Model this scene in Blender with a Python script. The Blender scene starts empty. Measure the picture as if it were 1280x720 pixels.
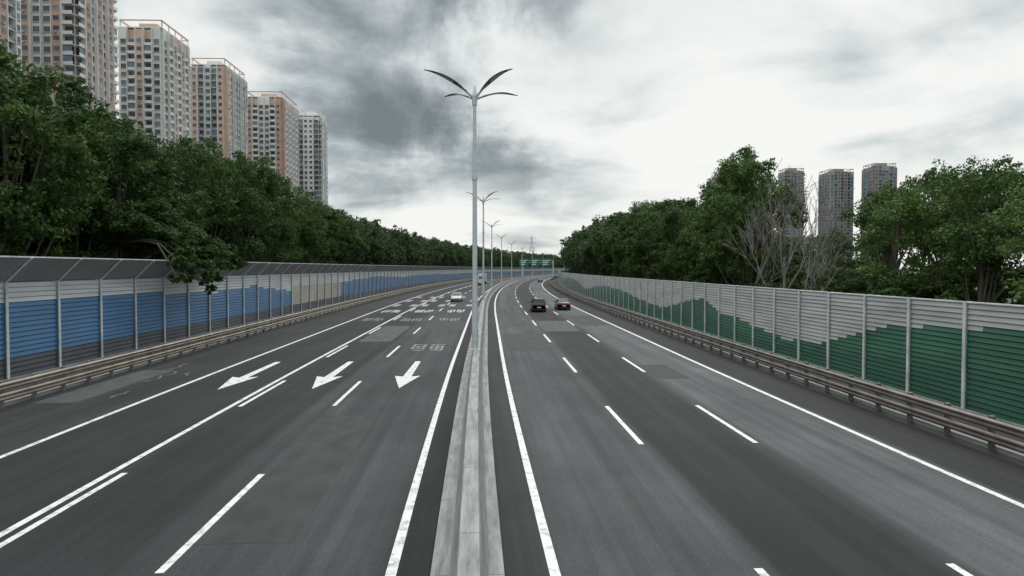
import bpy, math, random
import numpy as np
from mathutils import Vector, Matrix
R = math.radians
scene = bpy.context.scene
COL = scene.collection

# ------------------------------------------------------------------ materials
def mat_new(name):
    m = bpy.data.materials.new(name); m.use_nodes = True
    nt = m.node_tree; b = nt.nodes['Principled BSDF']
    return m, nt, b
def N(nt, t, **kw):
    n = nt.nodes.new(t)
    for k, v in kw.items():
        if k in n.inputs: n.inputs[k].default_value = v
        else: setattr(n, k, v)
    return n
def c4(c): return (c[0], c[1], c[2], 1)
def simple(name, col, rough=.6, metal=0, var=.2, scale=1.5, coord='Object', vscale=(1,1,1), bump=0):
    m, nt, b = mat_new(name)
    tc = N(nt, 'ShaderNodeTexCoord'); mp = N(nt, 'ShaderNodeMapping'); mp.inputs['Scale'].default_value = vscale
    nt.links.new(tc.outputs[coord], mp.inputs['Vector'])
    nz = N(nt, 'ShaderNodeTexNoise'); nz.inputs['Scale'].default_value = scale; nz.inputs['Detail'].default_value = 6
    nt.links.new(mp.outputs[0], nz.inputs['Vector'])
    rp = N(nt, 'ShaderNodeValToRGB')
    rp.color_ramp.elements[0].position = .3; rp.color_ramp.elements[1].position = .7
    rp.color_ramp.elements[0].color = c4([x*(1-var) for x in col]); rp.color_ramp.elements[1].color = c4([min(1, x*(1+var)) for x in col])
    nt.links.new(nz.outputs['Fac'], rp.inputs[0]); nt.links.new(rp.outputs[0], b.inputs['Base Color'])
    b.inputs['Roughness'].default_value = rough; b.inputs['Metallic'].default_value = metal
    if bump:
        bp = N(nt, 'ShaderNodeBump'); bp.inputs['Strength'].default_value = bump
        nt.links.new(nz.outputs['Fac'], bp.inputs['Height']); nt.links.new(bp.outputs[0], b.inputs['Normal'])
    return m

M = {}
M['pole'] = simple('galvanised_white', (.55,.59,.61), .45, .2, .1)
M['lampblade'] = simple('lamp_blade', (.10,.12,.13), .4, .3, .1)
M['lens'] = simple('lamp_lens', (.5,.52,.52), .2, 0, .05)
M['steelpost'] = simple('steel_post', (.60,.63,.65), .5, .1, .2)
M['wgrey'] = simple('panel_grey', (.39,.40,.40), .5, .1, .2, .5, 'Object', (1,.5,3))
M['wgrey2'] = simple('panel_light', (.56,.58,.60), .5, .1, .15, .5, 'Object', (1,.5,3))
M['wcant'] = simple('panel_canopy', (.35,.36,.37), .45, .2, .14, .5)
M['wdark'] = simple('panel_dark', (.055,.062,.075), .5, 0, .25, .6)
M['wblue'] = simple('panel_blue', (.048,.155,.31), .5, .1, .12, .5, 'Object', (1,.5,3))
M['wblue2'] = simple('panel_light_blue', (.075,.19,.34), .5, .1, .12, .5)
M['wbeige'] = simple('panel_beige', (.38,.36,.30), .5, 0, .15, .5)
M['wgreen'] = simple('panel_green', (.028,.122,.074), .5, .05, .22, .4, 'Object', (1,.5,3))
M['wgreen2'] = simple('panel_green_deep', (.021,.096,.061), .5, .05, .22, .4, 'Object', (1,.5,3))
M['railtan'] = simple('rail_weathered', (.24,.205,.17), .55, .3, .3, 1.2)
M['railbrown'] = simple('rail_brown', (.17,.145,.135), .55, .3, .3, 1.2)
M['signgreen'] = simple('sign_green', (.01,.17,.11), .4, 0, .08)
M['signwhite'] = simple('sign_white', (.75,.75,.75), .4, 0, .05)
M['bark'] = simple('bark', (.09,.075,.06), .9, 0, .35, 3, 'Object', (1,1,.3))
M['barkgrey'] = simple('bark_pale', (.19,.175,.165), .9, 0, .3, 3)
M['tyre'] = simple('tyre', (.02,.02,.02), .8)
M['rim'] = simple('rim', (.4,.4,.42), .35, .7)
M['glass'] = simple('car_glass', (.015,.018,.02), .08)
M['black'] = simple('paint_black', (.012,.013,.015), .18, 0, .1)
M['darkblue'] = simple('paint_dark', (.02,.022,.03), .18, 0, .1)
M['white'] = simple('paint_white', (.6,.6,.6), .2, 0, .05)
M['red'] = simple('tail_red', (.35,.01,.01), .25)
M['head'] = simple('head_lamp', (.8,.8,.78), .1)
M['trim'] = simple('black_trim', (.02,.02,.02), .6)
M['soil'] = simple('verge_soil', (.045,.043,.032), .95, 0, .4, 1.2, 'Object', (1,1,1), .5)
M['patch'] = simple('asphalt_patch', (.026,.027,.028), .85, 0, .35, 1.6, 'Object', (1,.5,1), .1)
M['patchl'] = simple('asphalt_patch_old', (.05,.052,.054), .85, 0, .35, 1.6, 'Object', (1,.5,1), .1)

def concrete():
    m, nt, b = mat_new('concrete')
    tc = N(nt, 'ShaderNodeUVMap')
    mp = N(nt, 'ShaderNodeMapping'); mp.inputs['Scale'].default_value = (3,.35,1)
    nt.links.new(tc.outputs[0], mp.inputs['Vector'])
    n1 = N(nt, 'ShaderNodeTexNoise'); n1.inputs['Scale'].default_value = 1.5; n1.inputs['Detail'].default_value = 9; n1.inputs['Roughness'].default_value=.7
    nt.links.new(mp.outputs[0], n1.inputs['Vector'])
    rp = N(nt, 'ShaderNodeValToRGB'); e = rp.color_ramp.elements
    e[0].position=.3; e[0].color=(.12,.12,.115,1); e[1].position=.62; e[1].color=(.31,.32,.31,1)
    nt.links.new(n1.outputs['Fac'], rp.inputs[0])
    sp = N(nt, 'ShaderNodeSeparateXYZ'); nt.links.new(tc.outputs[0], sp.inputs[0])
    md = N(nt, 'ShaderNodeMath', operation='MODULO'); md.inputs[1].default_value = 4; nt.links.new(sp.outputs[1], md.inputs[0])
    lt = N(nt, 'ShaderNodeMath', operation='LESS_THAN'); lt.inputs[1].default_value=.04; nt.links.new(md.outputs[0], lt.inputs[0])
    ab = N(nt, 'ShaderNodeMath', operation='MULTIPLY'); ab.inputs[1].default_value=.5; nt.links.new(lt.outputs[0], ab.inputs[0])
    mx = N(nt, 'ShaderNodeMixRGB'); nt.links.new(ab.outputs[0], mx.inputs[0]); nt.links.new(rp.outputs[0], mx.inputs[1]); mx.inputs[2].default_value=(.05,.05,.05,1)
    nt.links.new(mx.outputs[0], b.inputs['Base Color']); b.inputs['Roughness'].default_value=.85
    bp = N(nt,'ShaderNodeBump'); bp.inputs['Strength'].default_value=.2; nt.links.new(n1.outputs['Fac'],bp.inputs['Height']); nt.links.new(bp.outputs[0],b.inputs['Normal'])
    return m
M['concrete'] = concrete()

def asphalt():
    m, nt, b = mat_new('asphalt')
    uv = N(nt, 'ShaderNodeUVMap')
    sp = N(nt, 'ShaderNodeSeparateXYZ'); nt.links.new(uv.outputs[0], sp.inputs[0])
    mpw = N(nt,'ShaderNodeMapping'); mpw.inputs['Scale'].default_value=(.4,.06,1); nt.links.new(uv.outputs[0],mpw.inputs['Vector'])
    nw = N(nt,'ShaderNodeTexNoise'); nw.inputs['Scale'].default_value=1; nw.inputs['Detail'].default_value=4; nt.links.new(mpw.outputs[0],nw.inputs['Vector'])
    wa = N(nt,'ShaderNodeMath',operation='MULTIPLY_ADD'); wa.inputs[1].default_value=.4; wa.inputs[2].default_value=-.2; nt.links.new(nw.outputs['Fac'],wa.inputs[0])
    ad = N(nt,'ShaderNodeMath',operation='ADD'); nt.links.new(sp.outputs[0],ad.inputs[0]); nt.links.new(wa.outputs[0],ad.inputs[1])
    mr = N(nt,'ShaderNodeMapRange'); mr.inputs['From Min'].default_value=-20; mr.inputs['From Max'].default_value=20; nt.links.new(ad.outputs[0],mr.inputs['Value'])
    rp = N(nt,'ShaderNodeValToRGB'); rp.color_ramp.interpolation='LINEAR'
    stops = [(-20,.030),(-15.3,.030),(-14.7,.040),(-14.2,.023),(-10.9,.025),(-10.45,.036),(-10.1,.024),(-7.3,.025),(-7.0,.046),(-6.2,.053),(-5.2,.047),(-4.4,.053),(-3.0,.054),(-2.3,.044),(-2.0,.018),(-1.2,.022),
             (-.2,.032),(.8,.036),(1.15,.070),(2.3,.078),(3.2,.064),(4.5,.070),(4.9,.058),(5.1,.026),(8.0,.025),(8.5,.05),(8.8,.092),(12.0,.106),(12.4,.09),(12.6,.024),(15,.022)]
    el = rp.color_ramp.elements
    q=.84
    el[0].position=0; el[0].color=c4([stops[0][1]*q]*3)
    el[1].position=(stops[-1][0]+20)/40; el[1].color=c4([stops[-1][1]*q]*3)
    for o,v in stops[1:-1]:
        v*=q; e=el.new((o+20)/40); e.color=(v*.95,v*1.0,v*1.05,1)
    nt.links.new(mr.outputs[0],rp.inputs[0])
    def nz(scale,det,rough,vs):
        mp = N(nt,'ShaderNodeMapping'); mp.inputs['Scale'].default_value=vs; nt.links.new(uv.outputs[0],mp.inputs['Vector'])
        n=N(nt,'ShaderNodeTexNoise'); n.inputs['Scale'].default_value=scale; n.inputs['Detail'].default_value=det; n.inputs['Roughness'].default_value=rough; nt.links.new(mp.outputs[0],n.inputs['Vector']); return n.outputs['Fac']
    n1=nz(1,7,.6,(1.8,.03,1)); n2=nz(.22,8,.68,(1,.6,1)); n3=nz(14,4,.5,(1,1,1)); n4=nz(1,3,.5,(.27,.045,1))
    def mul(a,bb,lo,hi,f0=.3,f1=.7):
        r=N(nt,'ShaderNodeMapRange'); r.inputs['From Min'].default_value=f0; r.inputs['From Max'].default_value=f1
        r.inputs['To Min'].default_value=lo; r.inputs['To Max'].default_value=hi; nt.links.new(bb,r.inputs['Value'])
        v=N(nt,'ShaderNodeVectorMath',operation='SCALE'); nt.links.new(a,v.inputs[0]); nt.links.new(r.outputs[0],v.inputs['Scale']); return v.outputs[0]
    o=mul(rp.outputs[0],n1,.66,1.34); o=mul(o,n2,.70,1.30); o=mul(o,n3,.82,1.18); o=mul(o,n4,.85,1.15)
    nt.links.new(o,b.inputs['Base Color']); b.inputs['Roughness'].default_value=.85
    b.inputs['Specular IOR Level'].default_value=.25
    bp=N(nt,'ShaderNodeBump'); bp.inputs['Strength'].default_value=.25; bp.inputs['Distance'].default_value=.02; nt.links.new(n3,bp.inputs['Height']); nt.links.new(bp.outputs[0],b.inputs['Normal'])
    return m
M['asphalt']=asphalt()

def paint(name, lo, hi, wear=.42, sc=2.2):
    m, nt, b = mat_new(name)
    uv=N(nt,'ShaderNodeTexCoord')
    n=N(nt,'ShaderNodeTexNoise'); n.inputs['Scale'].default_value=sc; n.inputs['Detail'].default_value=10; n.inputs['Roughness'].default_value=.78; nt.links.new(uv.outputs['Object'],n.inputs['Vector'])
    rp=N(nt,'ShaderNodeValToRGB'); e=rp.color_ramp.elements; e[0].position=wear-.09; e[0].color=c4([lo]*3); e[1].position=wear+.09; e[1].color=c4([hi]*3)
    nt.links.new(n.outputs['Fac'],rp.inputs[0]); nt.links.new(rp.outputs[0],b.inputs['Base Color']); b.inputs['Roughness'].default_value=.6
    return m
M['paint']=paint('road_paint',.16,.66,.42,3)
M['paintworn']=paint('road_paint_worn',.06,.33,.52)
M['scuff']=paint('road_scuff',.045,.14,.48)

def ground_mat():
    m, nt, b = mat_new('grass_ground')
    tc=N(nt,'ShaderNodeTexCoord'); n=N(nt,'ShaderNodeTexNoise'); n.inputs['Scale'].default_value=.15; n.inputs['Detail'].default_value=10
    nt.links.new(tc.outputs['Object'],n.inputs['Vector'])
    rp=N(nt,'ShaderNodeValToRGB'); e=rp.color_ramp.elements; e[0].position=.35; e[0].color=(.02,.035,.012,1); e[1].position=.65; e[1].color=(.05,.07,.03,1)
    nt.links.new(n.outputs['Fac'],rp.inputs[0]); nt.links.new(rp.outputs[0],b.inputs['Base Color']); b.inputs['Roughness'].default_value=.95
    return m
M['ground']=ground_mat()

def leaf_mat(name, a, bcol, top):
    m, nt, b = mat_new(name)
    tc=N(nt,'ShaderNodeTexCoord'); oi=N(nt,'ShaderNodeObjectInfo')
    n=N(nt,'ShaderNodeTexNoise'); n.inputs['Scale'].default_value=.55; n.inputs['Detail'].default_value=2
    nt.links.new(tc.outputs['Object'],n.inputs['Vector'])
    at=N(nt,'ShaderNodeAttribute'); at.attribute_name='tone'
    ad=N(nt,'ShaderNodeMath',operation='MULTIPLY_ADD'); ad.inputs[1].default_value=.55; nt.links.new(at.outputs['Fac'],ad.inputs[0])
    m2=N(nt,'ShaderNodeMath',operation='MULTIPLY_ADD'); m2.inputs[1].default_value=.5; m2.inputs[2].default_value=-.12; nt.links.new(n.outputs['Fac'],m2.inputs[0]); nt.links.new(m2.outputs[0],ad.inputs[2])
    a3=N(nt,'ShaderNodeMath',operation='MULTIPLY_ADD'); a3.inputs[1].default_value=.4; nt.links.new(oi.outputs['Random'],a3.inputs[0]); nt.links.new(ad.outputs[0],a3.inputs[2])
    rp=N(nt,'ShaderNodeValToRGB'); e=rp.color_ramp.elements; e[0].position=.15; e[0].color=c4(a); e[1].position=.95; e[1].color=c4(top); x=e.new(.55); x.color=c4(bcol)
    nt.links.new(a3.outputs[0],rp.inputs[0])
    nt.links.new(rp.outputs[0],b.inputs['Base Color']); b.inputs['Roughness'].default_value=.6; b.inputs['Specular IOR Level'].default_value=.15
    tr=N(nt,'ShaderNodeBsdfTranslucent'); nt.links.new(rp.outputs[0],tr.inputs['Color'])
    ms=N(nt,'ShaderNodeMixShader'); ms.inputs[0].default_value=.28
    out=nt.nodes['Material Output']; nt.links.new(b.outputs[0],ms.inputs[1]); nt.links.new(tr.outputs[0],ms.inputs[2]); nt.links.new(ms.outputs[0],out.inputs['Surface'])
    return m
M['leaf']=leaf_mat('foliage',(.025,.048,.013),(.047,.090,.023),(.092,.155,.040))
M['leafhaze']=leaf_mat('foliage_haze_tint',(.034,.056,.024),(.052,.088,.035),(.085,.13,.05))  # distance haze mixed into the leaf colour, greyer and flatter than near foliage
M['leaflight']=leaf_mat('foliage_light',(.042,.08,.02),(.08,.14,.035),(.135,.21,.06))

# ------------------------------------------------------------------ mesh builder
class MB:
    def __init__(s): s.v=[]; s.f=[]; s.m=[]; s.uv=[]; s.mats=[]
    def mi(s,k):
        if k not in s.mats: s.mats.append(k)
        return s.mats.index(k)
    def quad(s,pts,mat,uv=None):
        i=len(s.v); s.v+= [tuple(p) for p in pts]; s.f.append(tuple(range(i,i+len(pts)))); s.m.append(s.mi(mat))
        s.uv.append(uv if uv else [(p[0],p[1]) for p in pts])
    def box(s,x0,x1,y0,y1,z0,z1,mat,T=None):
        P=[(x0,y0,z0),(x1,y0,z0),(x1,y1,z0),(x0,y1,z0),(x0,y0,z1),(x1,y0,z1),(x1,y1,z1),(x0,y1,z1)]
        if T: P=[tuple(T(p)) for p in P]
        i=len(s.v); s.v+=P; k=s.mi(mat)
        for f in ((0,3,2,1),(4,5,6,7),(0,1,5,4),(1,2,6,5),(2,3,7,6),(3,0,4,7)):
            s.f.append(tuple(i+a for a in f)); s.m.append(k); s.uv.append([(P[a][0],P[a][1]) for a in f])
    def tube(s,pts,rad,mat,n=8,cap=True):
        pts=[Vector(p) for p in pts]; rings=[]; k=s.mi(mat)
        up=Vector((0,0,1))
        for j,p in enumerate(pts):
            t=(pts[min(j+1,len(pts)-1)]-pts[max(j-1,0)]).normalized()
            a=t.cross(Vector((0,1,0))) if abs(t.z)>.8 else t.cross(up)
            a.normalize(); b=t.cross(a).normalized()
            r=rad[j] if hasattr(rad,'__len__') else rad
            i=len(s.v); s.v+=[tuple(p+a*r*math.cos(2*math.pi*q/n)+b*r*math.sin(2*math.pi*q/n)) for q in range(n)]; rings.append(i)
        for j in range(len(rings)-1):
            for q in range(n):
                f=(rings[j]+q,rings[j]+(q+1)%n,rings[j+1]+(q+1)%n,rings[j+1]+q); s.f.append(f); s.m.append(k); s.uv.append([(0,0)]*4)
        if cap:
            for rr in (rings[0],rings[-1]):
                s.f.append(tuple(rr+q for q in range(n))); s.m.append(k); s.uv.append([(0,0)]*n)
    def mesh(s,name,smooth=False,uvs=True):
        me=bpy.data.meshes.new(name); me.from_pydata(s.v,[],s.f)
        for k in s.mats: me.materials.append(M[k])
        me.polygons.foreach_set('material_index',s.m)
        if uvs:
            l=me.uv_layers.new(name='UVMap'); flat=[c for u in s.uv for p in u for c in p]; l.data.foreach_set('uv',flat)
        if smooth: me.polygons.foreach_set('use_smooth',[True]*len(s.f))
        me.update(); return me
    def obj(s,name,parent=None,smooth=False,uvs=True):
        o=bpy.data.objects.new(name,s.mesh(name,smooth,uvs)); COL.objects.link(o)
        if parent: o.parent=parent
        return o
def empty(name,loc=(0,0,0)):
    e=bpy.data.objects.new(name,None); e.location=loc; e.empty_display_size=.5; COL.objects.link(e); return e

# ------------------------------------------------------------------ road alignment
def cx(d):
    if d<45:
        dd=max(d,-20); v=.0003*(45-dd)**2
        if d<-20: v+=.0006*65*(-20-d)
        return v
    if d>80: return (d-80)**2/3800
    return 0.
def slope(d): return (cx(d+.5)-cx(d-.5))
def P(o,d,z=0):
    s=slope(d); c=1/math.sqrt(1+s*s)
    return (cx(d)+o*c, d-o*s*c, z)
def stations(d0,d1):
    L=[d0]; d=d0
    while d<d1-.01:
        st=3 if d<120 else 6
        d=min(d+st,d1); L.append(d)
    return L
def ribbon(mb,o0,o1,d0,d1,z,mat,z1=None):
    S=stations(d0,d1)
    if z1 is None: z1=z
    for a,b in zip(S,S[1:]):
        mb.quad([P(o0,a,z),P(o1,a,z1),P(o1,b,z1),P(o0,b,z)],mat,[(o0,a),(o1,a),(o1,b),(o0,b)])
def sweep(mb,prof,d0,d1,mat,closed=False):
    pr=list(prof)+([prof[0]] if closed else [])
    S=stations(d0,d1)
    acc=[0]
    for p,q in zip(pr,pr[1:]): acc.append(acc[-1]+math.dist(p,q))
    for a,b in zip(S,S[1:]):
        for i in range(len(pr)-1):
            (o0,z0),(o1,z1)=pr[i],pr[i+1]
            mb.quad([P(o0,a,z0),P(o1,a,z1),P(o1,b,z1),P(o0,b,z0)],mat,[(acc[i],a),(acc[i+1],a),(acc[i+1],b),(acc[i],b)])
D0,D1=-60,900

def terrain():
    mb=MB()
    offs=[-3000,-700,-300,-160,-90,-60,-45,-34,-26,-24.4,-19.8,15.6,19.2,20.5,28,40,60,100,200,400,900,3000]
    def h(o,d):
        if o<0:
            a=-o-26
            return -.05 if a<=0 else -.05+4.5*min(1,a/22)
        a=o-20.5
        return -.05 if a<=0 else -.05+2.5*min(1,a/22)
    S=[-600,-200,-60]+list(range(-40,901,20))+[]
    for a,b in zip(S,S[1:]):
        for o0,o1 in zip(offs,offs[1:]):
            def q(o,d): return (cx(d)+o,d,h(o,d))
            mb.quad([q(o0,a),q(o1,a),q(o1,b),q(o0,b)],'ground')
    mb.quad([(-3000,900,-.05),(3200,900,-.05),(3200,6000,-.05),(-3000,6000,-.05)],'ground')
    mb.obj('ground')
terrain()
mb=MB(); ribbon(mb,-19.7,15.3,D0,D1,0,'asphalt'); mb.obj('road')
mb=MB(); ribbon(mb,-24.4,-19.7,D0,D1,-.01,'soil'); ribbon(mb,15.3,19.2,D0,D1,-.01,'soil'); mb.obj('verge')
mb=MB()
sweep(mb,[(-19.9,0),(-19.9,.14),(-19.65,.14),(-19.62,0)],D0,D1,'concrete'); sweep(mb,[(15.3,0),(15.33,.14),(15.55,.14),(15.55,0)],D0,D1,'concrete')
mb.obj('kerb')
mc=-.66
mb=MB()
sweep(mb,[(mc-.72,0),(mc-.70,.13),(mc-.36,.15),(mc-.30,.35),(mc-.19,.86),(mc-.17,.9),(mc+.17,.9),(mc+.19,.86),(mc+.30,.35),(mc+.36,.15),(mc+.62,.13),(mc+.64,0)],D0,D1,'concrete')
mb.obj('median_barrier')

# asphalt repair patches
mb=MB()
for o0,o1,a,b,mt in ((-6.2,-4.3,14,26,'patch'),(-9.9,-7.4,52,66,'patchl'),(-6.2,-2.3,62,70,'patch'),(1.2,4.5,46,58,'patch'),(8.6,10.2,34,39,'patch'),(5,8.2,60,72,'patchl'),(-19,-17.2,29,38,'patchl'),(9,12.1,66,80,'patch')):
    ribbon(mb,o0,o1,a,b,.0035,mt)
mb.obj('asphalt_repair_patch')

# markings
mb=MB(); Z=.008
def line(o,d0,d1,w=.18,mat='paint',z=Z): ribbon(mb,o-w/2,o+w/2,d0,d1,z,mat)
line(.9,D0,D1,.2); line(12.3,D0,D1,.2); line(-2.1,D0,D1,.2); line(-10.5,D0,D1,.19); line(-14.6,D0,D1,.2)
k=-4
while True:
    a=21.3+15*k
    if a>880: break
    for o in (4.7,8.4): line(o,a,a+6,.17)
    a=27.9+15.2*k
    line(-6.35,a,a+6,.17); line(-10.12,a,a+6.3,.17)
    k+=1
def arrow(o,d0):
    pts=[(0,0),(.66,3.7),(.22,3.4),(.16,9.2),(-.16,9.2),(-.22,3.4),(-.66,3.7)]
    T=[P(o+x,d0+y,Z+.001) for x,y in pts]
    mb.quad([T[0],T[1],T[2],T[5],T[6]],'paint'); mb.quad([T[2],T[3],T[4],T[5]],'paint')
for o in (-12.5,-8.2,-4.2): arrow(o,31.8)
rng=random.Random(4)
def glyph(o,d0,w,h,mat):
    for i in range(4):
        y=d0+h*(i+.3)/4.2; x0=o-w/2*rng.uniform(.5,1); x1=o+w/2*rng.uniform(.5,1)
        mb.quad([P(x0,y,Z+.002),P(x1,y,Z+.002),P(x1,y+.32,Z+.002),P(x0,y+.32,Z+.002)],mat)
    for i in range(3):
        x=o+w*(i-1)*.36; y0=d0+h*rng.uniform(0,.35); y1=d0+h*rng.uniform(.6,1)
        mb.quad([P(x-.07,y0,Z+.003),P(x+.07,y0,Z+.003),P(x+.07,y1,Z+.003),P(x-.07,y1,Z+.003)],mat)
glyph(-3.6,46,1.1,4.5,'paintworn'); glyph(-4.9,46,1.1,4.5,'paintworn')
for o in (-4.2,-8.3,-12.5):
    glyph(o-.6,72,1.1,5,'paintworn'); glyph(o+.6,72,1.1,5,'paintworn')
    glyph(o-.6,86,1.1,6,'paint'); glyph(o+.6,86,1.1,6,'paint')
    for g in range(3):
        for j in range(4):
            y=100+g*14+j*1.3
            for sd in (-1,1):
                x0=o+sd*1.7; x1=o+sd*.8
                mb.quad([P(min(x0,x1),y,Z),P(max(x0,x1),y,Z),P(max(x0,x1),y+.6,Z),P(min(x0,x1),y+.6,Z)],'paint')
mb.obj('road_markings')
mb=MB(); 
def streak(pts,w,mat,z=.013):
    for a,b in zip(pts,pts[1:]):
        mb.quad([P(a[0]-w/2,a[1],z),P(a[0]+w/2,a[1],z),P(b[0]+w/2,b[1],z),P(b[0]-w/2,b[1],z)],mat)
for (o,d,s) in ((-16.4,30,1),(-16.8,34,2),(-17.5,38,1.5),(-15.8,36,.8)):
    streak([(o+rng.uniform(-.2,.2),d+i*.5) for i in range(int(4*s))],.12,'scuff')
mb.obj('road_scuffs')

# ------------------------------------------------------------------ sound barriers
def lerp_tab(tab,x):
    if x<=tab[0][0]: return tab[0][1]
    for (a,b),(c,d) in zip(tab,tab[1:]):
        if x<=c: return b+(d-b)*(x-a)/(c-a)
    return tab[-1][1]
def barrier_right():
    e=empty('sound_barrier'); mb=MB(); ps=MB()
    O=18.4; H=4.25; sl=.205; rr=random.Random(3)
    tab=[(0,2.5),(15,3.4),(23.4,3.35),(27,3.1),(30.8,2.75),(35,1.8),(37.4,1.35),(41,1.1),(45,1.4),(49,1.75),(54,2.1),(58,3.0),(63,2.4),(71,1.4),(83,1.7),(92,2.4),(105,2.7),(121,2.2),(135,1.3),(150,2.6),(175,3.2),(200,2.2),(240,3),(300,2.1),(400,3),(900,2)]
    tab2=[(0,1.6),(20,1.8),(30,1.4),(45,.6),(60,1.6),(80,.8),(100,1.5),(200,1),(900,1)]
    d=-54.9+ (25.5+54.9)%3.5
    nc=4
    while d<700:
        for c in range(nc):
            a=d+c*3.5/nc+(.05 if c==0 else 0); b=d+(c+1)*3.5/nc-(.05 if c==nc-1 else 0)
            hh=lerp_tab(tab,(a+b)/2)+rr.uniform(-.06,.06); h2=lerp_tab(tab2,(a+b)/2)
            z=.15
            while z<H-.01:
                mat='wgrey' if z>hh else ('wgreen' if z>h2 else 'wgreen2')
                z1=z+sl*.84
                mb.quad([P(O-.05,a,z),P(O-.05,b,z),P(O,b,z1),P(O,a,z1)],mat)
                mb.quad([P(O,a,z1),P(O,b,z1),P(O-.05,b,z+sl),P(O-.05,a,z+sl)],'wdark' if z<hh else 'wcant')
                mb.quad([P(O+.1,b,z),P(O+.1,a,z),P(O+.1,a,z+sl),P(O+.1,b,z+sl)],'wgrey')
                z+=sl
        for (oo0,oo1,y0,y1) in ((O-.13,O-.11,-.08,.08),(O-.11,O+.11,-.012,.012),(O+.11,O+.13,-.08,.08)):
            ps.box(oo0,oo1,y0,y1,0,H+.06,'steelpost',T=lambda p,d=d:(lambda q:(q[0],q[1],p[2]))(P(p[0],d+p[1])))
        d+=3.5
    sweep(ps,[(O-.06,H+.0),(O-.06,H+.05),(O+.11,H+.05),(O+.11,H+.0)],-58,700,'steelpost')
    cb=MB(); sweep(cb,[(O-.2,0),(O-.2,.15),(O+.2,.15),(O+.2,0)],-58,700,'concrete')
    mb.obj('panels',e); ps.obj('posts',e); cb.obj('plinth',e)
barrier_right()
def barrier_left():
    e=empty('sound_barrier'); mb=MB(); ps=MB()
    O=-23.7; H=4.9; sl=.25; rr=random.Random(8)
    tab=[(0,3.6),(25,3.7),(36,3.7),(46,3.8),(52,3.6),(60,3.4),(70,3.7),(84,2.6),(100,2.4),(112,3.3),(140,3.8),(170,3.3),(200,3.6),(260,3.3),(900,3.3)]
    d=34.4-4.05*23
    while d<700:
        for c in range(2):
            a=d+c*2.025+(.06 if c==0 else 0); b=d+(c+1)*2.025-(.06 if c==1 else 0); m=(a+b)/2
            hh=lerp_tab(tab,m)+rr.uniform(-.05,.05)
            z=.15
            while z<H-.01:
                if z<.95: mat='wdark'
                elif 84<m<110 and z<3.2: mat='wbeige'
                elif z<hh: mat='wblue' if z<hh-.55 or m<44 else 'wblue2'
                else: mat='wgrey2'
                z1=z+sl*.86
                mb.quad([P(O+.05,b,z),P(O+.05,a,z),P(O,a,z1),P(O,b,z1)],mat)
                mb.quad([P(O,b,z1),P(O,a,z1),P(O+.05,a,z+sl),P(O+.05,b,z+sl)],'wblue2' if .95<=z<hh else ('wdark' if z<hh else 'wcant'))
                mb.quad([P(O-.1,a,z),P(O-.1,b,z),P(O-.1,b,z+sl),P(O-.1,a,z+sl)],'wgrey2')
                z+=sl
            n=5
            for q in range(n):
                o0=O+1.25*q/n; o1=O+1.25*(q+.93)/n; z0=H+.02+1.2*q/n; z1=H+.02+1.2*(q+.93)/n
                mb.quad([P(o0,b,z0),P(o0,a,z0),P(o1,a,z1),P(o1,b,z1)],'wcant')
                mb.quad([P(o0-.04,a,z0+.05),P(o0-.04,b,z0+.05),P(o1-.04,b,z1+.05),P(o1-.04,a,z1+.05)],'wcant')
        T=lambda p,d=d:(lambda q:(q[0],q[1],p[2]))(P(p[0],d+p[1]))
        for (oo0,oo1,y0,y1) in ((O-.13,O-.11,-.09,.09),(O-.11,O+.11,-.012,.012),(O+.11,O+.13,-.09,.09)):
            ps.box(oo0,oo1,y0,y1,0,H+.03,'steelpost',T=T)
        ps.tube([P(O+.1,d,H-.02),P(O+1.35,d,H+1.2)],.05,'steelpost',6)
        d+=4.05
    sweep(ps,[(O+1.22,H+1.2),(O+1.22,H+1.27),(O+1.34,H+1.27),(O+1.34,H+1.2)],-58,700,'steelpost',True)
    cb=MB(); sweep(cb,[(O-.2,0),(O-.2,.15),(O+.2,.15),(O+.2,0)],-58,700,'concrete')
    mb.obj('panels',e); ps.obj('posts',e); cb.obj('plinth',e)
barrier_left()
def wprof(o,z,side):
    s=side
    return [(o,z),(o+.0*s,z+.03),(o-.07*s,z+.07),(o-.07*s,z+.11),(o,z+.15),(o,z+.18),(o-.07*s,z+.22),(o-.07*s,z+.26),(o,z+.31)]
def guardrail(o,side,mat,rails,step=2.0,ph=0):
    e=empty('guardrail'); b=MB(); p=MB()
    for z in rails: sweep(b,wprof(o,z,side),D0,700,mat)
    d=D0+ph
    while d<700:
        T=lambda q,d=d:(lambda w:(w[0],w[1],q[2]))(P(q[0],d+q[1]))
        x0,x1=sorted((o+.10*side,o+.24*side))
        p.box(x0,x1,-.07,.07,0,1.08,mat,T=T)
        for z in rails:
            y0,y1=sorted((o+.01*side,o+.10*side)); p.box(y0,y1,-.05,.05,z+.1,z+.22,mat,T=T)
        d+=step
    b.obj('beams',e); p.obj('posts',e)
guardrail(-19.35,-1,'railtan',(.3,.72),2)
guardrail(15.05,1,'railbrown',(.3,.72),2)

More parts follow.
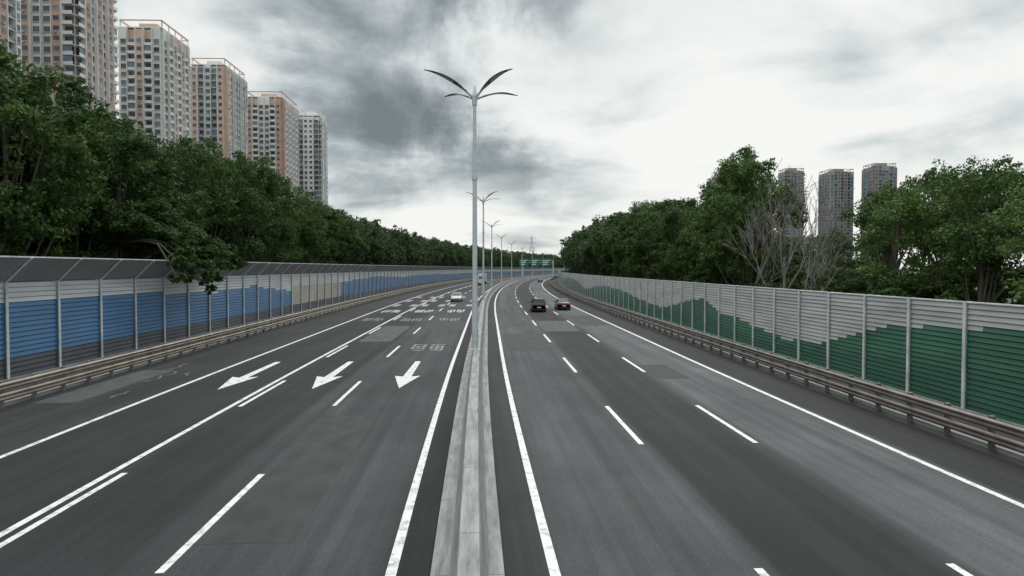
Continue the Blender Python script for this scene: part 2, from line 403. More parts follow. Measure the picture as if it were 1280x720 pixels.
# ------------------------------------------------------------------ street lamps
def lamp_mesh():
    mb=MB(); H=14.4
    mb.tube([(0,0,-.0),(0,0,.06)],.3,'pole',12)
    mb.tube([(0,0,.06),(0,0,2.8)],[.19,.175],'pole',14)
    mb.tube([(0,0,2.8),(0,0,2.86)],[.2,.2],'pole',14)
    mb.tube([(0,0,2.86),(0,0,9.7)],[.15,.12],'pole',12)
    mb.tube([(0,0,9.7),(0,0,9.95)],[.17,.17],'pole',12)
    mb.tube([(0,0,9.95),(0,0,H-.1)],[.115,.09],'pole',12)
    mb.tube([(0,0,H-.5),(0,0,H+.05),(0,0,H+.6)],[.14,.17,.04],'pole',12)
    mb.box(-.12,.12,-.2,-.17,.5,1.2,'pole')
    for dx,dy,dz in ((-2.75,-1.1,1.15),(2.1,-1.1,1.25),(-1.75,1.3,.35),(2.5,1.3,.45)):
        n=14; h=Vector((dx,dy,0)).normalized(); s=Vector((-h.y,h.x,0)); L=math.hypot(dx,dy)
        cl=[]
        for i in range(n+1):
            t=i/n; z=H-.15+ (dz+.15)*(1-(1-t)**1.9) if dz>.6 else H-.15+(dz+.15)*math.sin(min(1,t*1.25)*math.pi/2)-(.12*max(0,t-.6))
            cl.append(h*(L*t)+Vector((0,0,z)))
        mb.tube([cl[i] for i in range(0,6)],[.085,.08,.07,.06,.05,.04],'pole',8)
        k=mb.mi('lampblade'); prev=None
        for i in range(2,n+1):
            t=(i-2)/(n-2); w=.03+.23*math.sin(math.pi*min(1,t**.8*.93+.03)); th=.06*(1-t*.6)
            c=cl[i]; r=[c-s*w, c-s*w*.5+Vector((0,0,th)), c+s*w*.5+Vector((0,0,th)), c+s*w, c+s*w*.5-Vector((0,0,th*.6)), c-s*w*.5-Vector((0,0,th*.6))]
            i0=len(mb.v); mb.v+=[tuple(x) for x in r]
            if prev is not None:
                for q in range(6):
                    mb.f.append((prev+q,prev+(q+1)%6,i0+(q+1)%6,i0+q)); mb.m.append(k if q<3 else (k if not(q==4 and .35<t<.8) else mb.mi('lens'))); mb.uv.append([(0,0)]*4)
            else: mb.f.append(tuple(i0+q for q in range(6))); mb.m.append(k); mb.uv.append([(0,0)]*6)
            prev=i0
        mb.f.append(tuple(prev+q for q in range(6))); mb.m.append(k); mb.uv.append([(0,0)]*6)
    return mb.mesh('street_lamp')
lm=lamp_mesh()
for i in range(12):
    d=39+60*i
    o=bpy.data.objects.new('street_lamp',lm); COL.objects.link(o); x,y,_=P(-.76,d); o.location=(x,y,.9); o.rotation_euler[2]=-math.atan(slope(d))
o=bpy.data.objects.new('street_lamp',lm); COL.objects.link(o); x,y,_=P(-.76,-21); o.location=(x,y,.9)

# ------------------------------------------------------------------ vehicles
def car(name,off,d,paint_k,suv=False,toward=False):
    e=empty(name); x,y,_=P(off,d); e.location=(x,y,0); e.rotation_euler[2]=-math.atan(slope(d))+(math.pi if toward else 0)
    mb=MB()
    st=[(-2.3,.42,.80,.70),(-2.27,.30,.93,.80),(-2.1,.25,1.0,.87),(-1.6,.2,1.02,.90),(-.5,.2,.98,.91),(.9,.2,.95,.91),(1.5,.22,.88,.89),(2.0,.25,.78,.85),(2.25,.28,.68,.76),(2.33,.38,.58,.62)]
    up=.12 if suv else 0
    rings=[]
    for (yy,zb,zt,w) in st:
        zt+=up
        r=[(-w*.9,zb),(-w,zb+.12),(-w*1.01,(zb+zt)/2),(-w*.95,zt-.05),(-w*.82,zt),(0,zt+.03),(w*.82,zt),(w*.95,zt-.05),(w*1.01,(zb+zt)/2),(w,zb+.12),(w*.9,zb)]
        i=len(mb.v); mb.v+=[(a,yy,b) for a,b in r]; rings.append(i)
    k=mb.mi(paint_k); n=11
    for a,b in zip(rings,rings[1:]):
        for q in range(n):
            mb.f.append((a+q,a+(q+1)%n,b+(q+1)%n,b+q)); mb.m.append(k); mb.uv.append([(0,0)]*4)
    for rr in (rings[0],rings[-1]):
        mb.f.append(tuple(rr+q for q in range(n))); mb.m.append(k); mb.uv.append([(0,0)]*n)
    mb.obj('body',e,smooth=True)
    g=MB(); zr=1.68 if suv else 1.45; zb=.95+up
    yb0,yb1=(-2.15,1.05) if suv else (-1.75,1.05); yr0,yr1=(-1.85,.2) if suv else (-.95,.25); wb,wr=.8,.62
    B=[(-wb,yb0,zb),(wb,yb0,zb),(wb,yb1,zb),(-wb,yb1,zb)]; Tt=[(-wr,yr0,zr-.04),(wr,yr0,zr-.04),(wr,yr1,zr-.04),(-wr,yr1,zr-.04)]
    for i in range(4): g.quad([B[i],B[(i+1)%4],Tt[(i+1)%4],Tt[i]],'glass')
    g.obj('windows',e)
    r=MB()
    ym=(yr0+yr1)/2
    for a,b,za,zb2 in ((yr0-.02,ym,zr-.03,zr+.02),(ym,yr1+.02,zr+.02,zr-.03)):
        r.quad([(-wr-.02,a,za),(wr+.02,a,za),(wr+.02,b,zb2),(-wr-.02,b,zb2)],paint_k)
    r.box(-wr-.02,wr+.02,yr0-.02,yr1+.02,zr-.07,zr-.03,paint_k)
    for i in range(4): r.tube([B[i],Tt[i]],.045,paint_k,6)
    for sx in (-1,1): r.tube([(sx*wb*1.0,(yb0+yb1)/2-.1,zb),(sx*wr,ym,zr-.05)],.04,'trim',6)
    for sx in (-1,1): r.box(*sorted((sx*.88,sx*1.06)),.75,.9,.95+up,1.08+up,paint_k)
    r.obj('roof',e)
    w=MB()
    for sx in (-1,1):
        for yy in (-1.4,1.4):
            w.tube([(sx*.70,yy,.34),(sx*.925,yy,.34)],.34,'tyre',20); w.tube([(sx*.925,yy,.34),(sx*.935,yy,.34)],.22,'rim',12)
    w.obj('wheels',e)
    t=MB()
    for sx in (-1,1):
        t.box(*sorted((sx*.45,sx*.8)),-2.33,-2.24,.72+up,.88+up,'red'); t.box(*sorted((sx*.42,sx*.74)),2.2,2.34,.56+up,.68+up,'head')
    t.box(-.24,.24,-2.34,-2.28,.55,.67,'signwhite'); t.box(-.7,.7,-2.36,-2.2,.28,.42,'trim'); t.box(-.55,.55,2.28,2.36,.34,.5,'trim')
    t.obj('lights_and_trim',e)
    return e
car('suv_car',6.45,88.5,'black',suv=True)
car('sedan_car',10.0,92,'darkblue')
car('sedan_car',11.2,268,'black')
car('sedan_car',10.6,420,'darkblue')
car('white_sedan_car',-5.6,115,'white',toward=True)
def truck(off,d):
    e=empty('box_truck'); x,y,_=P(off,d); e.location=(x,y,0); e.rotation_euler[2]=-math.atan(slope(d))+math.pi
    b=MB(); b.box(-1.22,1.22,-4.6,2.0,1.1,3.7,'white'); b.box(-.5,.5,-4.6,3.6,.6,.9,'trim'); b.obj('cargo_box',e)
    c=MB()
    pr=[(2.15,.6),(2.15,2.95),(3.3,2.95),(3.95,1.9),(4.05,.6)]
    for sx in (-1.1,1.1): c.quad([(sx,a,z) for a,z in pr],'white')
    for (a,z),(a2,z2) in zip(pr,pr[1:]+pr[:1]): c.quad([(-1.1,a,z),(1.1,a,z),(1.1,a2,z2),(-1.1,a2,z2)],'white')
    c.quad([(-.95,3.37,2.86),(.95,3.37,2.86),(.95,3.96,1.93),(-.95,3.96,1.93)],'glass')
    for sx in (-1,1):
        c.box(*sorted((sx*1.1,sx*1.115)),2.5,3.3,1.9,2.7,'glass'); c.box(*sorted((sx*.6,sx*.95)),4.0,4.08,.85,1.05,'head')
    c.obj('cab',e)
    w=MB()
    for sx in (-1,1):
        for yy in (-3.3,-2.2,3.0): w.tube([(sx*.8,yy,.5),(sx*1.15,yy,.5)],.5,'tyre',18); w.tube([(sx*1.15,yy,.5),(sx*1.16,yy,.5)],.25,'rim',10)
    w.obj('wheels',e)
truck(-8.1,232)

# ------------------------------------------------------------------ gantry signs
def gantry(d):
    e=empty('overhead_sign_gantry'); s=MB(); g=MB()
    th=-math.atan(slope(d))
    x,y,_=P(0,d); e.location=(x,y,0); e.rotation_euler[2]=th
    for o in (-.8,14.4): s.tube([(o,0,0),(o,0,9.5)],.25,'steelpost',8)
    for z in (8.2,9.4): s.tube([(-1,0,z),(14.4,0,z)],.12,'steelpost',6)
    for i in range(10): s.tube([(-1+i*1.5,0,8.2),(-1+(i+1)*1.5,0,9.4)],.06,'steelpost',4)
    for o0,o1 in ((-2.6,2.2),(3.0,7.6),(8.4,13.6)):
        g.box(o0,o1,-.35,-.2,6.4,10.4,'signgreen')
        g.box(o0+.6,o1-.6,-.38,-.352,9.3,9.6,'signwhite'); g.box(o0+.8,o1-1.5,-.38,-.352,8.3,8.8,'signwhite'); g.box(o0+.8,o1-2,-.38,-.352,7.2,7.7,'signwhite')
    s.obj('frame',e); g.obj('sign_panels',e)
gantry(345)
def pylon(x,y,H):
    mb=MB(); t=.22
    def w(z): return 4.2*(1-z/H)**1.2+.5
    L=[0,8,15,21,26,30,34,37,H]
    for a,b in zip(L,L[1:]):
        A=[(sx*w(a),sy*w(a),a) for sx,sy in ((-1,-1),(1,-1),(1,1),(-1,1))]; B=[(sx*w(b),sy*w(b),b) for sx,sy in ((-1,-1),(1,-1),(1,1),(-1,1))]
        for i in range(4):
            j=(i+1)%4
            mb.tube([A[i],B[i]],t,'steelpost',4); mb.tube([A[i],B[j]],t*.6,'steelpost',4); mb.tube([A[j],B[i]],t*.6,'steelpost',4)
    for z in (27,32,37):
        for sx in (-1,1): mb.tube([(0,0,z+1),(sx*5,0,z)],t*.8,'steelpost',4); mb.tube([(0,0,z-.6),(sx*5,0,z)],t*.6,'steelpost',4)
    o=mb.obj('transmission_tower'); o.location=(x,y,0)
pylon(46,720,40)

# ------------------------------------------------------------------ apartment towers
M['peach']=simple('tower_render_peach',(.60,.44,.36),.8,0,.12,.3)
M['peach2']=simple('tower_render_brown',(.49,.325,.255),.8,0,.12,.3)
M['twhite']=simple('tower_render_white',(.68,.68,.67),.8,0,.1,.3)
M['tgrey']=simple('tower_render_grey',(.34,.35,.36),.8,0,.12,.3)
M['tglass']=simple('tower_glass',(.07,.09,.115),.15,0,.5,.35)
M['tglass2']=simple('tower_glass_blue',(.15,.20,.25),.2,0,.4,.35)
M['brown']=simple('tower_brown_dark',(.27,.22,.20),.8,0,.12,.3)
def tower(x0,x1,y0,y1,H,seed,pal,fl=3.05):
    rr=random.Random(seed); e=empty('apartment_tower')
    cxx,cyy=(x0+x1)/2,(y0+y1)/2; e.location=(cxx,cyy,0)
    wl=MB(); gl=MB(); bc=MB(); rf=MB()
    hx,hy=(x1-x0)/2,(y1-y0)/2
    wl.box(-hx,hx,-hy,hy,0,H,pal[0])
    nf=int(H/fl)
    for (ux,uy,nx,ny,half,dist) in ((1,0,0,-1,hx,hy),(0,1,1,0,hy,hx),(-1,0,0,1,hx,hy),(0,-1,-1,0,hy,hx)):
        def T(p,ux=ux,uy=uy,nx=nx,ny=ny,dist=dist): return (ux*p[0]+nx*(p[1]+dist),uy*p[0]+ny*(p[1]+dist),p[2])
        W=2*half; nb=max(4,round(W/3.1)); bw=W/nb
        kinds=[]
        seq=[['A','B','W','B','A','W'],['W','B','A','B','W','A'],['B','A','W','A','B','B']][seed%3]
        for i in range(nb):
            q=min(i,nb-1-i); kinds.append(seq[q%6])
        for i,kd in enumerate(kinds):
            a=-half+i*bw; b=a+bw
            if kd=='A':
                wl.box(a+.05,b-.05,0,1.5,0,H-.3,pal[1],T=T)
                for f in range(1,nf):
                    z=f*fl
                    gl.box(a+.7,b-.7,1.45,1.53,z+.9,z+2.35,'tglass' if rr.random()<.7 else 'tglass2',T=T)
                    wl.box(a+.6,b-.6,1.5,1.62,z+.78,z+.88,pal[2],T=T)
                    if rr.random()<.3: bc.box(a+.9,a+1.7,1.53,1.95,z+.1,z+.75,'tgrey',T=T)
            elif kd=='B':
                for f in range(1,nf):
                    z=f*fl
                    gl.box(a+.25,b-.25,.0,.05,z+.2,z+2.6,'tglass' if rr.random()<.8 else 'tglass2',T=T)
                    bc.box(a+.05,b-.05,0.06,1.3,z-.12,z+.12,pal[2],T=T)
                    bc.box(a+.05,b-.05,1.2,1.3,z+.12,z+.95,'tglass2' if seed%2 else pal[2],T=T)
                    if rr.random()<.25: gl.box(a+.3,b-.3,1.1,1.16,z+.95,z+2.7,'tglass2',T=T)
            else:
                wl.box(a+.1,b-.1,0,.7,0,H+.5,pal[2],T=T)
                for f in range(1,nf):
                    z=f*fl
                    gl.box(a+.5,b-.5,.65,.73,z+.7,z+2.4,'tglass' if rr.random()<.7 else 'tglass2',T=T)
                    wl.box(a+.4,b-.4,.7,1.0,z+.45,z+.62,pal[0],T=T)
        for i in range(nb+1):
            a=-half+i*bw
            if 0<i<nb: wl.box(a-.12,a+.12,0,1.56,0,H+.2,pal[2],T=T)
    rf.box(-hx-.4,hx+.4,-hy-.4,hy+.4,H+.52,H+.9,pal[2])
    rf.box(-hx*.45,hx*.45,-hy*.5,hy*.5,H+.9,H+4.2,pal[0])
    for sx in (-1,1):
        for i in range(5): 
            yy=-hy+.5+i*(2*hy-1)/4; rf.box(*sorted((sx*hx-.2,sx*hx+.2)),yy-.2,yy+.2,H+.9,H+3.2,pal[2])
        rf.box(*sorted((sx*hx-.25,sx*hx+.25)),-hy,hy,H+3.2,H+3.7,pal[1])
    for sy in (-1,1): rf.box(-hx+.3,hx-.3,*sorted((sy*hy-.2,sy*hy+.2)),H+3.25,H+3.65,pal[1])
    wl.obj('walls',e,uvs=False); gl.obj('windows',e,uvs=False); bc.obj('balconies',e,uvs=False); rf.obj('roof',e,uvs=False)
p1=('peach','peach2','twhite'); p2=('twhite','peach','twhite'); p3=('peach','peach','twhite'); p5=('twhite','twhite','twhite')
tower(-146,-124,165,187,100,1,p1)
tower(-144,-125.3,214,236,100,2,p1)
tower(-137,-121.8,262,285,94.5,4,p3)
tower(-131,-116.9,310,335,95,3,p2)
tower(-126,-108.3,365,393,94.5,6,p1)
tower(-113,-101.2,415,433,96,5,p5)
pb=('brown','brown','tgrey')
tower(325,347,640,662,96,7,pb); tower(350,370,610,628,97,9,pb); tower(287,304,650,668,98,8,pb); tower(257,270,780,796,106,10,pb)

# ------------------------------------------------------------------ trees
def tree_mesh(name,seed,H,cr,nclump,nleaf,leaf='leaf',size=.42,base=.22,extra=None,bark='bark'):
    rg=np.random.default_rng(seed); rr=random.Random(seed)
    mb=MB()
    lean=(rr.uniform(-.06,.06)*H,rr.uniform(-.06,.06)*H) if not extra else (0,0)
    tp=[(lean[0]*t**1.5+.12*math.sin(5*t+seed),lean[1]*t**1.5,H*t*.86) for t in [i/8 for i in range(9)]]
    r0=.018*H
    mb.tube(tp,[r0*(1.35 if i==0 else 1)*(1-i/9.5) for i in range(9)],bark,8)
    zc=H*(base+1)/2; rz=H*(1-base)/2
    C=[];Rd=[]
    for i in range(nclump):
        for _ in range(30):
            u=rg.normal(size=3); u/=np.linalg.norm(u); rad=rg.uniform(.35,1)**.6
            p=np.array([u[0]*cr*rad*.85,u[1]*cr*rad*.85,zc+u[2]*rz*rad*.88])
            tz=(p[2]-H*base)/(H*(1-base)); 
            if abs(p[0])+abs(p[1])<cr*1.5*(1.15-.65*max(0,tz)): break
        p[0]+=lean[0]*.6; p[1]+=lean[1]*.6
        C.append(p); Rd.append(H*rg.uniform(.055,.125))
    if extra:
        for ex in extra: C.append(np.array(ex[:3])); Rd.append(ex[3])
    for i,p in enumerate(C):
        if i%2 and i<nclump and nclump>20: continue
        t=min(.95,max(.2,(p[2]/H)-.22-.1*rr.random())); 
        if i>=nclump: t=.5
        q=Vector(tp[min(8,int(t*8))]); e=Vector(p)
        if i<nclump:
            mid=(q+e)/2+Vector((0,0,-.04*H)); 
            mb.tube([q,q.lerp(mid,.5)+Vector((0,0,.01*H)),mid,e],[r0*.42,r0*.34,r0*.25,r0*.08],bark,5,False)
        else:
            mid=Vector((e.x*.7,e.y*.7,max(q.z,e.z+1.0)))
            mb.tube([q,q.lerp(mid,.6)+Vector((0,0,.3)),mid,e],[r0*.4,r0*.3,r0*.2,r0*.07],bark,5,False)
    nt0=len(mb.f)
    V=np.array(mb.v); 
    C=np.array(C); Rd=np.array(Rd)
    w=Rd**2
    if extra: w[nclump:]*=2.2
    w/=w.sum(); idx=rg.choice(len(C),size=nleaf,p=w)
    ns=12
    sub=rg.normal(size=(len(C),ns,3)); sub/=np.linalg.norm(sub,axis=2,keepdims=True); sub*=rg.uniform(.35,1.05,size=(len(C),ns,1)); sub[:,:,2]*=.7
    j=rg.integers(0,ns,size=nleaf)
    c=C[idx]+sub[idx,j]*Rd[idx,None]
    u=rg.normal(size=(nleaf,3)); u/=np.linalg.norm(u,axis=1,keepdims=True)
    c=c+u*(Rd[idx,None]*.42*rg.uniform(.2,1,size=(nleaf,1))**.6)*np.array([1,1,.7])
    nrm=u*.6+rg.normal(size=(nleaf,3))*.5+np.array([0,0,.55]); nrm/=np.linalg.norm(nrm,axis=1,keepdims=True)
    a=np.cross(nrm,rg.normal(size=(nleaf,3))); a/=np.linalg.norm(a,axis=1,keepdims=True); b=np.cross(nrm,a)
    s=size*rg.uniform(.55,1.25,size=(nleaf,1))
    v0=c-a*s*.5; v1=c+b*s*.28-nrm*s*.05; v2=c+a*s*.55-nrm*s*.08; v3=c-b*s*.28-nrm*s*.05
    LV=np.stack([v0,v1,v2,v3],axis=1).reshape(-1,3)
    tone_c=rg.uniform(0,1,size=(len(C),ns)); tone=tone_c[idx,j]*.6+rg.uniform(0,.4,size=nleaf)
    verts=np.concatenate([V,LV]); base_i=len(V)
    faces=list(mb.f)+[(base_i+4*i,base_i+4*i+1,base_i+4*i+2,base_i+4*i+3) for i in range(nleaf)]
    me=bpy.data.meshes.new(name); me.from_pydata(verts.tolist(),[],faces)
    me.materials.append(M[bark]); me.materials.append(M[leaf])
    me.polygons.foreach_set('material_index',[0]*nt0+[1]*nleaf)
    at=me.attributes.new('tone','FLOAT','FACE'); at.data.foreach_set('value',np.concatenate([np.zeros(nt0),tone]).astype(np.float32))
    me.update(); return me
HV=16.
var=[tree_mesh('tree_mesh_a',11,HV,5.6,46,16000,size=.34),tree_mesh('tree_mesh_b',12,HV,5.0,40,15000,base=.15,size=.33),tree_mesh('tree_mesh_c',13,HV,6.2,52,16000,base=.28,size=.36),
     tree_mesh('tree_mesh_d',14,HV,4.6,34,13000,base=.18,size=.31),tree_mesh('tree_mesh_e',15,HV,5.4,44,14000,size=.4)]
far=[tree_mesh('tree_far_a',51,HV,5.6,44,4500,leaf='leafhaze',size=.62),tree_mesh('tree_far_b',52,HV,5.0,40,4500,leaf='leafhaze',base=.15,size=.6),tree_mesh('tree_far_c',53,HV,6.2,48,5000,leaf='leafhaze',base=.2,size=.62)]
slim=[tree_mesh('tree_slim_a',21,HV,3.4,26,7500,base=.32,size=.31),tree_mesh('tree_slim_b',22,HV,3.2,22,7000,leaf='leaflight',base=.25,size=.3),tree_mesh('tree_slim_c',23,HV,4.0,30,9000,base=.4,size=.32),tree_mesh('tree_slim_d',24,HV,4.2,30,10000,base=.2,size=.31)]
shr=[tree_mesh('shrub_mesh_a',31,4.5,3.2,22,4000,base=.02,size=.28),tree_mesh('shrub_mesh_b',32,4.5,2.8,20,4000,leaf='leaflight',base=.02,size=.28)]
rt=random.Random(77)
def put(name,me,x,y,z,sc,parent=None,sxy=None):
    o=bpy.data.objects.new(name,me); COL.objects.link(o); o.location=(x,y,z); o.rotation_euler=(0,0,rt.uniform(0,6.28))
    q=sxy or sc; o.scale=(q,q,sc)
    if parent: o.parent=parent
    return o
dl=empty('distant_tree_line'); dr=empty('distant_tree_line')
def hl(o): 
    a=-o-26; return 4.5*min(1,max(0,a)/22)
def hr(o):
    a=o-20.5; return 2.5*min(1,max(0,a)/22)
LT=[(-60,20),(35,22.5),(42,23.8),(48,22.5),(54,20.5),(62,20.5),(74,22.5),(88,22.5),(98,19.5),(122,20.0),(160,20),(284,20),(900,20)]
for row,(ob,dh,sp) in enumerate(((-30.6,-3.0,6.0),(-35.5,-.4,6.6),(-42,1.2,7.5),(-52,2.5,9))):
    d=18+row*2
    while d<760:
        off=ob+rt.uniform(-1.2,1.2)*(.6 if row==0 else 1.2); dd=d+rt.uniform(-1.5,1.5); top=lerp_tab(LT,dd*30/abs(off))+dh+rt.uniform(-3.0,1.0)
        z=hl(off); x,y,_=P(off,dd); sc=(top-z)/HV
        near=dd<150
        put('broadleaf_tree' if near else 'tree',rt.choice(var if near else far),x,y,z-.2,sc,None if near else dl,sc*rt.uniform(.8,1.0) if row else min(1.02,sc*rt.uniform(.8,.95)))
        d+=sp*(1 if d<200 else 1.35)*rt.uniform(.85,1.15)
RT_=[(-60,12),(34,12.5),(38,13.8),(43,14.5),(46,11.5),(49,9.2),(54,9.0),(62,9.2),(67,11),(71,18.0),(75,18.5),(79,15),(88,15.5),(96,16.5),(121,18),(153,19),(209,19.5),(900,19)]
for row,(ob,dh,sp) in enumerate(((25.2,-1.2,6.4),(30,-.4,6.8),(38,.3,8),(47,.8,9.5))):
    d=22+row*2
    while d<760:
        off=ob+rt.uniform(-1.,1.); dd=d+rt.uniform(-1.5,1.5)
        eq=dd*27/off
        top=lerp_tab(RT_,eq)
        z=hr(off); x,y,_=P(off,dd)
        if off>28: top=5.6+(top-5.6)*min(1.3,(off/27))  
        top=top+dh+rt.uniform(-2,.8)
        sc=max(.35,(top-z)/HV)
        near=dd<150
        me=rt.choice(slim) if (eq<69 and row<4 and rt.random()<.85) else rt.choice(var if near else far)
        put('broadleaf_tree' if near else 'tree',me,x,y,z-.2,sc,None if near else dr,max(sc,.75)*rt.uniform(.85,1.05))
        d+=sp*(1 if d<200 else 1.35)*rt.uniform(.85,1.2)
sl_=empty('shrub_belt'); sr_=empty('shrub_belt')
d=15
while d<320:
    for o,q in ((-27.6,.9),(-31,1.5),(-36,1.5)): x,y,_=P(o+rt.uniform(-.4,.4),d+rt.uniform(-1,1)); put('shrub',rt.choice(shr[:1] if rt.random()<.85 else shr),x,y,hl(o)-.2,rt.uniform(1.3,1.7),sl_,q*rt.uniform(.75,1))
    for o,q in ((22.3,.9),(26.5,1.3),(33,1.3)): x,y,_=P(o+rt.uniform(-.4,.4),d+rt.uniform(-1,1)); put('shrub',rt.choice(shr[:1] if rt.random()<.6 else shr),x,y,hr(o)-.2,rt.uniform(.9,1.3),sr_,q*rt.uniform(.75,1))
    d+=3.4 if d<120 else 6.5
# tree whose branches hang over the left barrier
ex=[(2.6,0,9.4,1.7),(3.8,.5,8.8,1.6),(4.8,-.8,8.2,1.5),(5.4,.9,7.8,1.3),(5.6,-2.0,7.5,1.2),(5.8,2.5,7.5,1.3),(6.1,4.0,7.0,1.1),(6.3,-.2,6.8,1.2),(6.2,1.5,6.7,1.2),(6.3,-3.0,6.5,1.0),(6.7,.5,5.8,1.1),(6.7,-1.6,5.7,1.0),(3,2.6,9,1.6),(3,-2.6,9,1.6),(6.7,2.8,5.9,1.0),(6.6,5.2,6.4,.9),(6.8,-.6,4.8,.8),(6.7,-4.4,5.9,.8),(6.8,1.8,4.9,.7),(6.7,-2.8,4.9,.65),(6.9,-5.4,5.0,.55),(6.8,6.6,6.0,.7),(6.9,.4,4.0,.45)]
om=tree_mesh('tree_overhang',41,17,4.4,34,32000,extra=ex,size=.31)
o=bpy.data.objects.new('broadleaf_tree',om); COL.objects.link(o); x,y,_=P(-28.2,53); o.location=(x,y,0)
o=put('broadleaf_tree',var[3],*P(27.5,73),18.3/HV,None,.82)

def bare(seed,H):
    rr=random.Random(seed); mb=MB()
    def br(p,dv,L,r,lv):
        pts=[p]; q=p.copy(); dd=dv.copy(); n=4
        for i in range(n):
            dd=(dd+Vector((rr.uniform(-.13,.13),rr.uniform(-.13,.13),rr.uniform(0,.12)))).normalized(); q=q+dd*L/n; pts.append(q.copy())
        mb.tube(pts,[max(.011,r*(1-.45*i/n)) for i in range(n+1)],'barkgrey',6 if lv<2 else 4,False)
        if lv>=4: return
        for i in range(rr.choice((3,3,4)) if lv else 4):
            t=rr.uniform(.35,1); k=min(n,int(t*n)+ (1 if i==0 else 0)); ang=rr.uniform(.3,.75); az=rr.uniform(0,6.28)
            a=dd.cross(Vector((.3,.5,.1))).normalized(); b=dd.cross(a)
            nd=(dd*math.cos(ang)+(a*math.cos(az)+b*math.sin(az))*math.sin(ang)); nd.z=nd.z*.9+.18
            br(pts[k],nd.normalized(),L*rr.uniform(.6,.78),r*.5,lv+1)
    br(Vector((0,0,0)),Vector((.05,0,1)),H*.38,.009*H,0)
    o=mb.obj('bare_tree',uvs=False)
    zm=max(v.co.z for v in o.data.vertices); o.scale=(H/zm,)*3; return o
for (s,H,off,d) in ((5,14.2,22.6,52),(6,11.5,21.9,47),(9,12,21.8,57)):
    o=bare(s,H); x,y,_=P(off,d); o.location=(x,y,0)

# ------------------------------------------------------------------ sky / light
w=bpy.data.worlds.new('World'); scene.world=w; w.use_nodes=True; nt=w.node_tree
for n in list(nt.nodes): nt.nodes.remove(n)
out=N(nt,'ShaderNodeOutputWorld'); tc=N(nt,'ShaderNodeTexCoord')
nv=N(nt,'ShaderNodeVectorMath',operation='NORMALIZE'); nt.links.new(tc.outputs['Generated'],nv.inputs[0])
sp=N(nt,'ShaderNodeSeparateXYZ'); nt.links.new(nv.outputs[0],sp.inputs[0])
def MTH(op,a,b=None,c=None,clamp=False):
    n=N(nt,'ShaderNodeMath',operation=op); n.use_clamp=clamp
    for i,v in enumerate((a,b,c)):
        if v is None: continue
        if isinstance(v,(int,float)): n.inputs[i].default_value=v
        else: nt.links.new(v,n.inputs[i])
    return n.outputs[0]
zz=MTH('ADD',MTH('MAXIMUM',sp.outputs[2],0.),.16)
px=MTH('DIVIDE',sp.outputs[0],zz); py=MTH('DIVIDE',sp.outputs[1],zz)
cb=N(nt,'ShaderNodeCombineXYZ'); nt.links.new(px,cb.inputs[0]); nt.links.new(py,cb.inputs[1]); nt.links.new(sp.outputs[2],cb.inputs[2])
def noise(vec,scale,detail,rough,off=(0,0,0),dist=0):
    mp=N(nt,'ShaderNodeMapping'); mp.inputs['Location'].default_value=off; nt.links.new(vec,mp.inputs['Vector'])
    n=N(nt,'ShaderNodeTexNoise'); n.inputs['Scale'].default_value=scale; n.inputs['Detail'].default_value=detail; n.inputs['Roughness'].default_value=rough; n.inputs['Distortion'].default_value=dist
    nt.links.new(mp.outputs[0],n.inputs['Vector']); return n.outputs['Fac']
n1=noise(cb.outputs[0],1.25,7,.52,(3.1,1.7,0),.35)
n2=noise(cb.outputs[0],.5,3,.5,(7.3,2.2,0))
n3=noise(nv.outputs[0],4.2,7,.58,(1.3,4,2),.25)
def blob(px_,py_,inner,outer):
    v=Vector(((px_-610)/853,1,(335-py_)/853)).normalized()
    d=N(nt,'ShaderNodeVectorMath',operation='DOT_PRODUCT'); nt.links.new(nv.outputs[0],d.inputs[0]); d.inputs[1].default_value=v
    a=MTH('ARCCOSINE',MTH('MINIMUM',d.outputs['Value'],.9999))
    a=MTH('ADD',a,MTH('MULTIPLY',MTH('SUBTRACT',n3,.5),.6))
    mr=N(nt,'ShaderNodeMapRange'); mr.interpolation_type='SMOOTHSTEP'; mr.inputs['From Min'].default_value=R(inner); mr.inputs['From Max'].default_value=R(outer); mr.inputs['To Min'].default_value=1; mr.inputs['To Max'].default_value=0
    nt.links.new(a,mr.inputs['Value']); return mr.outputs[0]
v=MTH('ADD',MTH('MULTIPLY',MTH('SUBTRACT',n1,.5),1.7),.74)
v=MTH('ADD',v,MTH('MULTIPLY',MTH('SUBTRACT',n2,.5),.5))
v=MTH('ADD',v,MTH('MULTIPLY',MTH('SUBTRACT',n3,.5),1.1))
v=MTH('SUBTRACT',v,MTH('MULTIPLY',blob(440,80,1,17),.48))
v=MTH('SUBTRACT',v,MTH('MULTIPLY',blob(600,235,1,8),.22))
v=MTH('SUBTRACT',v,MTH('MULTIPLY',blob(620,-40,2,9),.25))
v=MTH('ADD',v,MTH('MULTIPLY',blob(230,-10,1,9),.4))
v=MTH('ADD',v,MTH('MULTIPLY',blob(850,120,1,11),.22))
v=MTH('ADD',v,MTH('MULTIPLY',blob(1100,120,4,32),.24))
v=MTH('ADD',v,MTH('MULTIPLY',blob(560,310,1,8),.3))
v=MTH('ADD',v,MTH('MULTIPLY',MTH('SUBTRACT',1.,MTH('MULTIPLY',sp.outputs[2],6.),None,True),.2))
rp=N(nt,'ShaderNodeValToRGB'); e=rp.color_ramp.elements
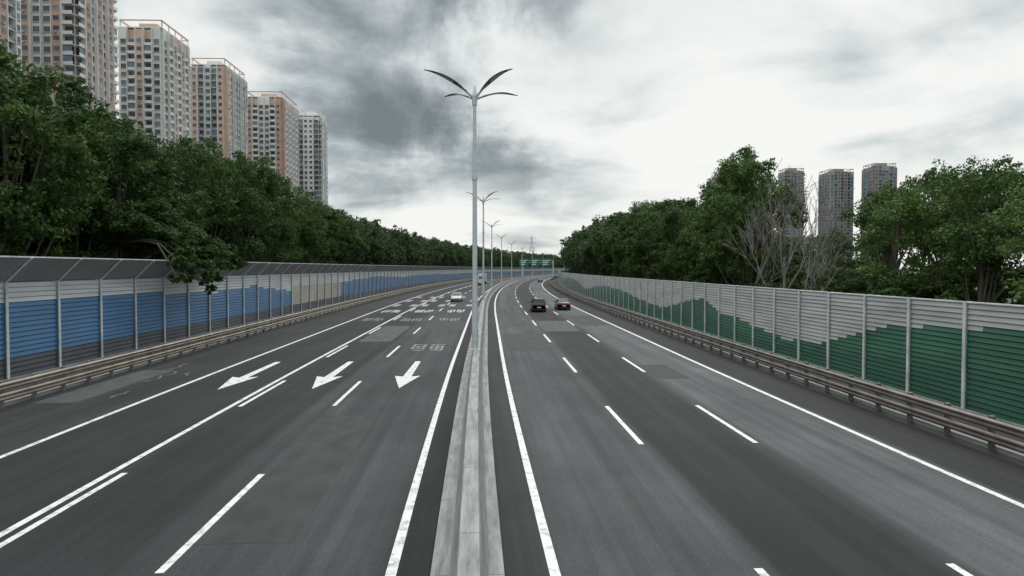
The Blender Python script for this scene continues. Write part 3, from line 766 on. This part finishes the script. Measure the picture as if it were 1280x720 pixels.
e[0].position=.12; e[0].color=(.17,.20,.215,1); e[1].position=1.0; e[1].color=(.93,.94,.91,1)
for p_,c_ in ((.32,(.26,.30,.315)),(.52,(.43,.48,.495)),(.70,(.66,.71,.71)),(.84,(.82,.85,.83))):
    x=e.new(p_); x.color=c4(c_)
nt.links.new(v,rp.inputs[0])
zb=N(nt,'ShaderNodeMapRange'); zb.inputs['From Min'].default_value=.42; zb.inputs['From Max'].default_value=.9; zb.inputs['To Min'].default_value=1; zb.inputs['To Max'].default_value=3.0; nt.links.new(sp.outputs[2],zb.inputs['Value'])
b2=N(nt,'ShaderNodeBackground'); nt.links.new(rp.outputs[0],b2.inputs['Color']); nt.links.new(zb.outputs[0],b2.inputs['Strength'])
sky=N(nt,'ShaderNodeTexSky'); sky.sky_type='NISHITA'; sky.sun_disc=False; sky.sun_elevation=R(38); sky.sun_rotation=R(20)
b1=N(nt,'ShaderNodeBackground'); nt.links.new(sky.outputs[0],b1.inputs['Color']); b1.inputs['Strength'].default_value=.08
ms=N(nt,'ShaderNodeMixShader'); ms.inputs[0].default_value=.94; nt.links.new(b1.outputs[0],ms.inputs[1]); nt.links.new(b2.outputs[0],ms.inputs[2]); nt.links.new(ms.outputs[0],out.inputs['Surface'])
sd=bpy.data.lights.new('sun','SUN'); sd.energy=1.0; sd.angle=R(25); sd.color=(1,.97,.92)
so=bpy.data.objects.new('sun',sd); COL.objects.link(so)
dirv=Vector((math.sin(R(20))*math.cos(R(38)),math.cos(R(20))*math.cos(R(38)),math.sin(R(38))))
so.rotation_euler=dirv.to_track_quat('Z','Y').to_euler()

# ------------------------------------------------------------------ camera
cd=bpy.data.cameras.new('camera'); cd.sensor_width=36; cd.lens=24.0; cd.clip_end=8000
co=bpy.data.objects.new('camera',cd); COL.objects.link(co); co.location=(0,0,5.6); co.rotation_euler=(R(90-1.68),0,R(-2.01)); scene.camera=co
scene.view_settings.view_transform='Standard'; scene.view_settings.look='None'; scene.view_settings.exposure=0
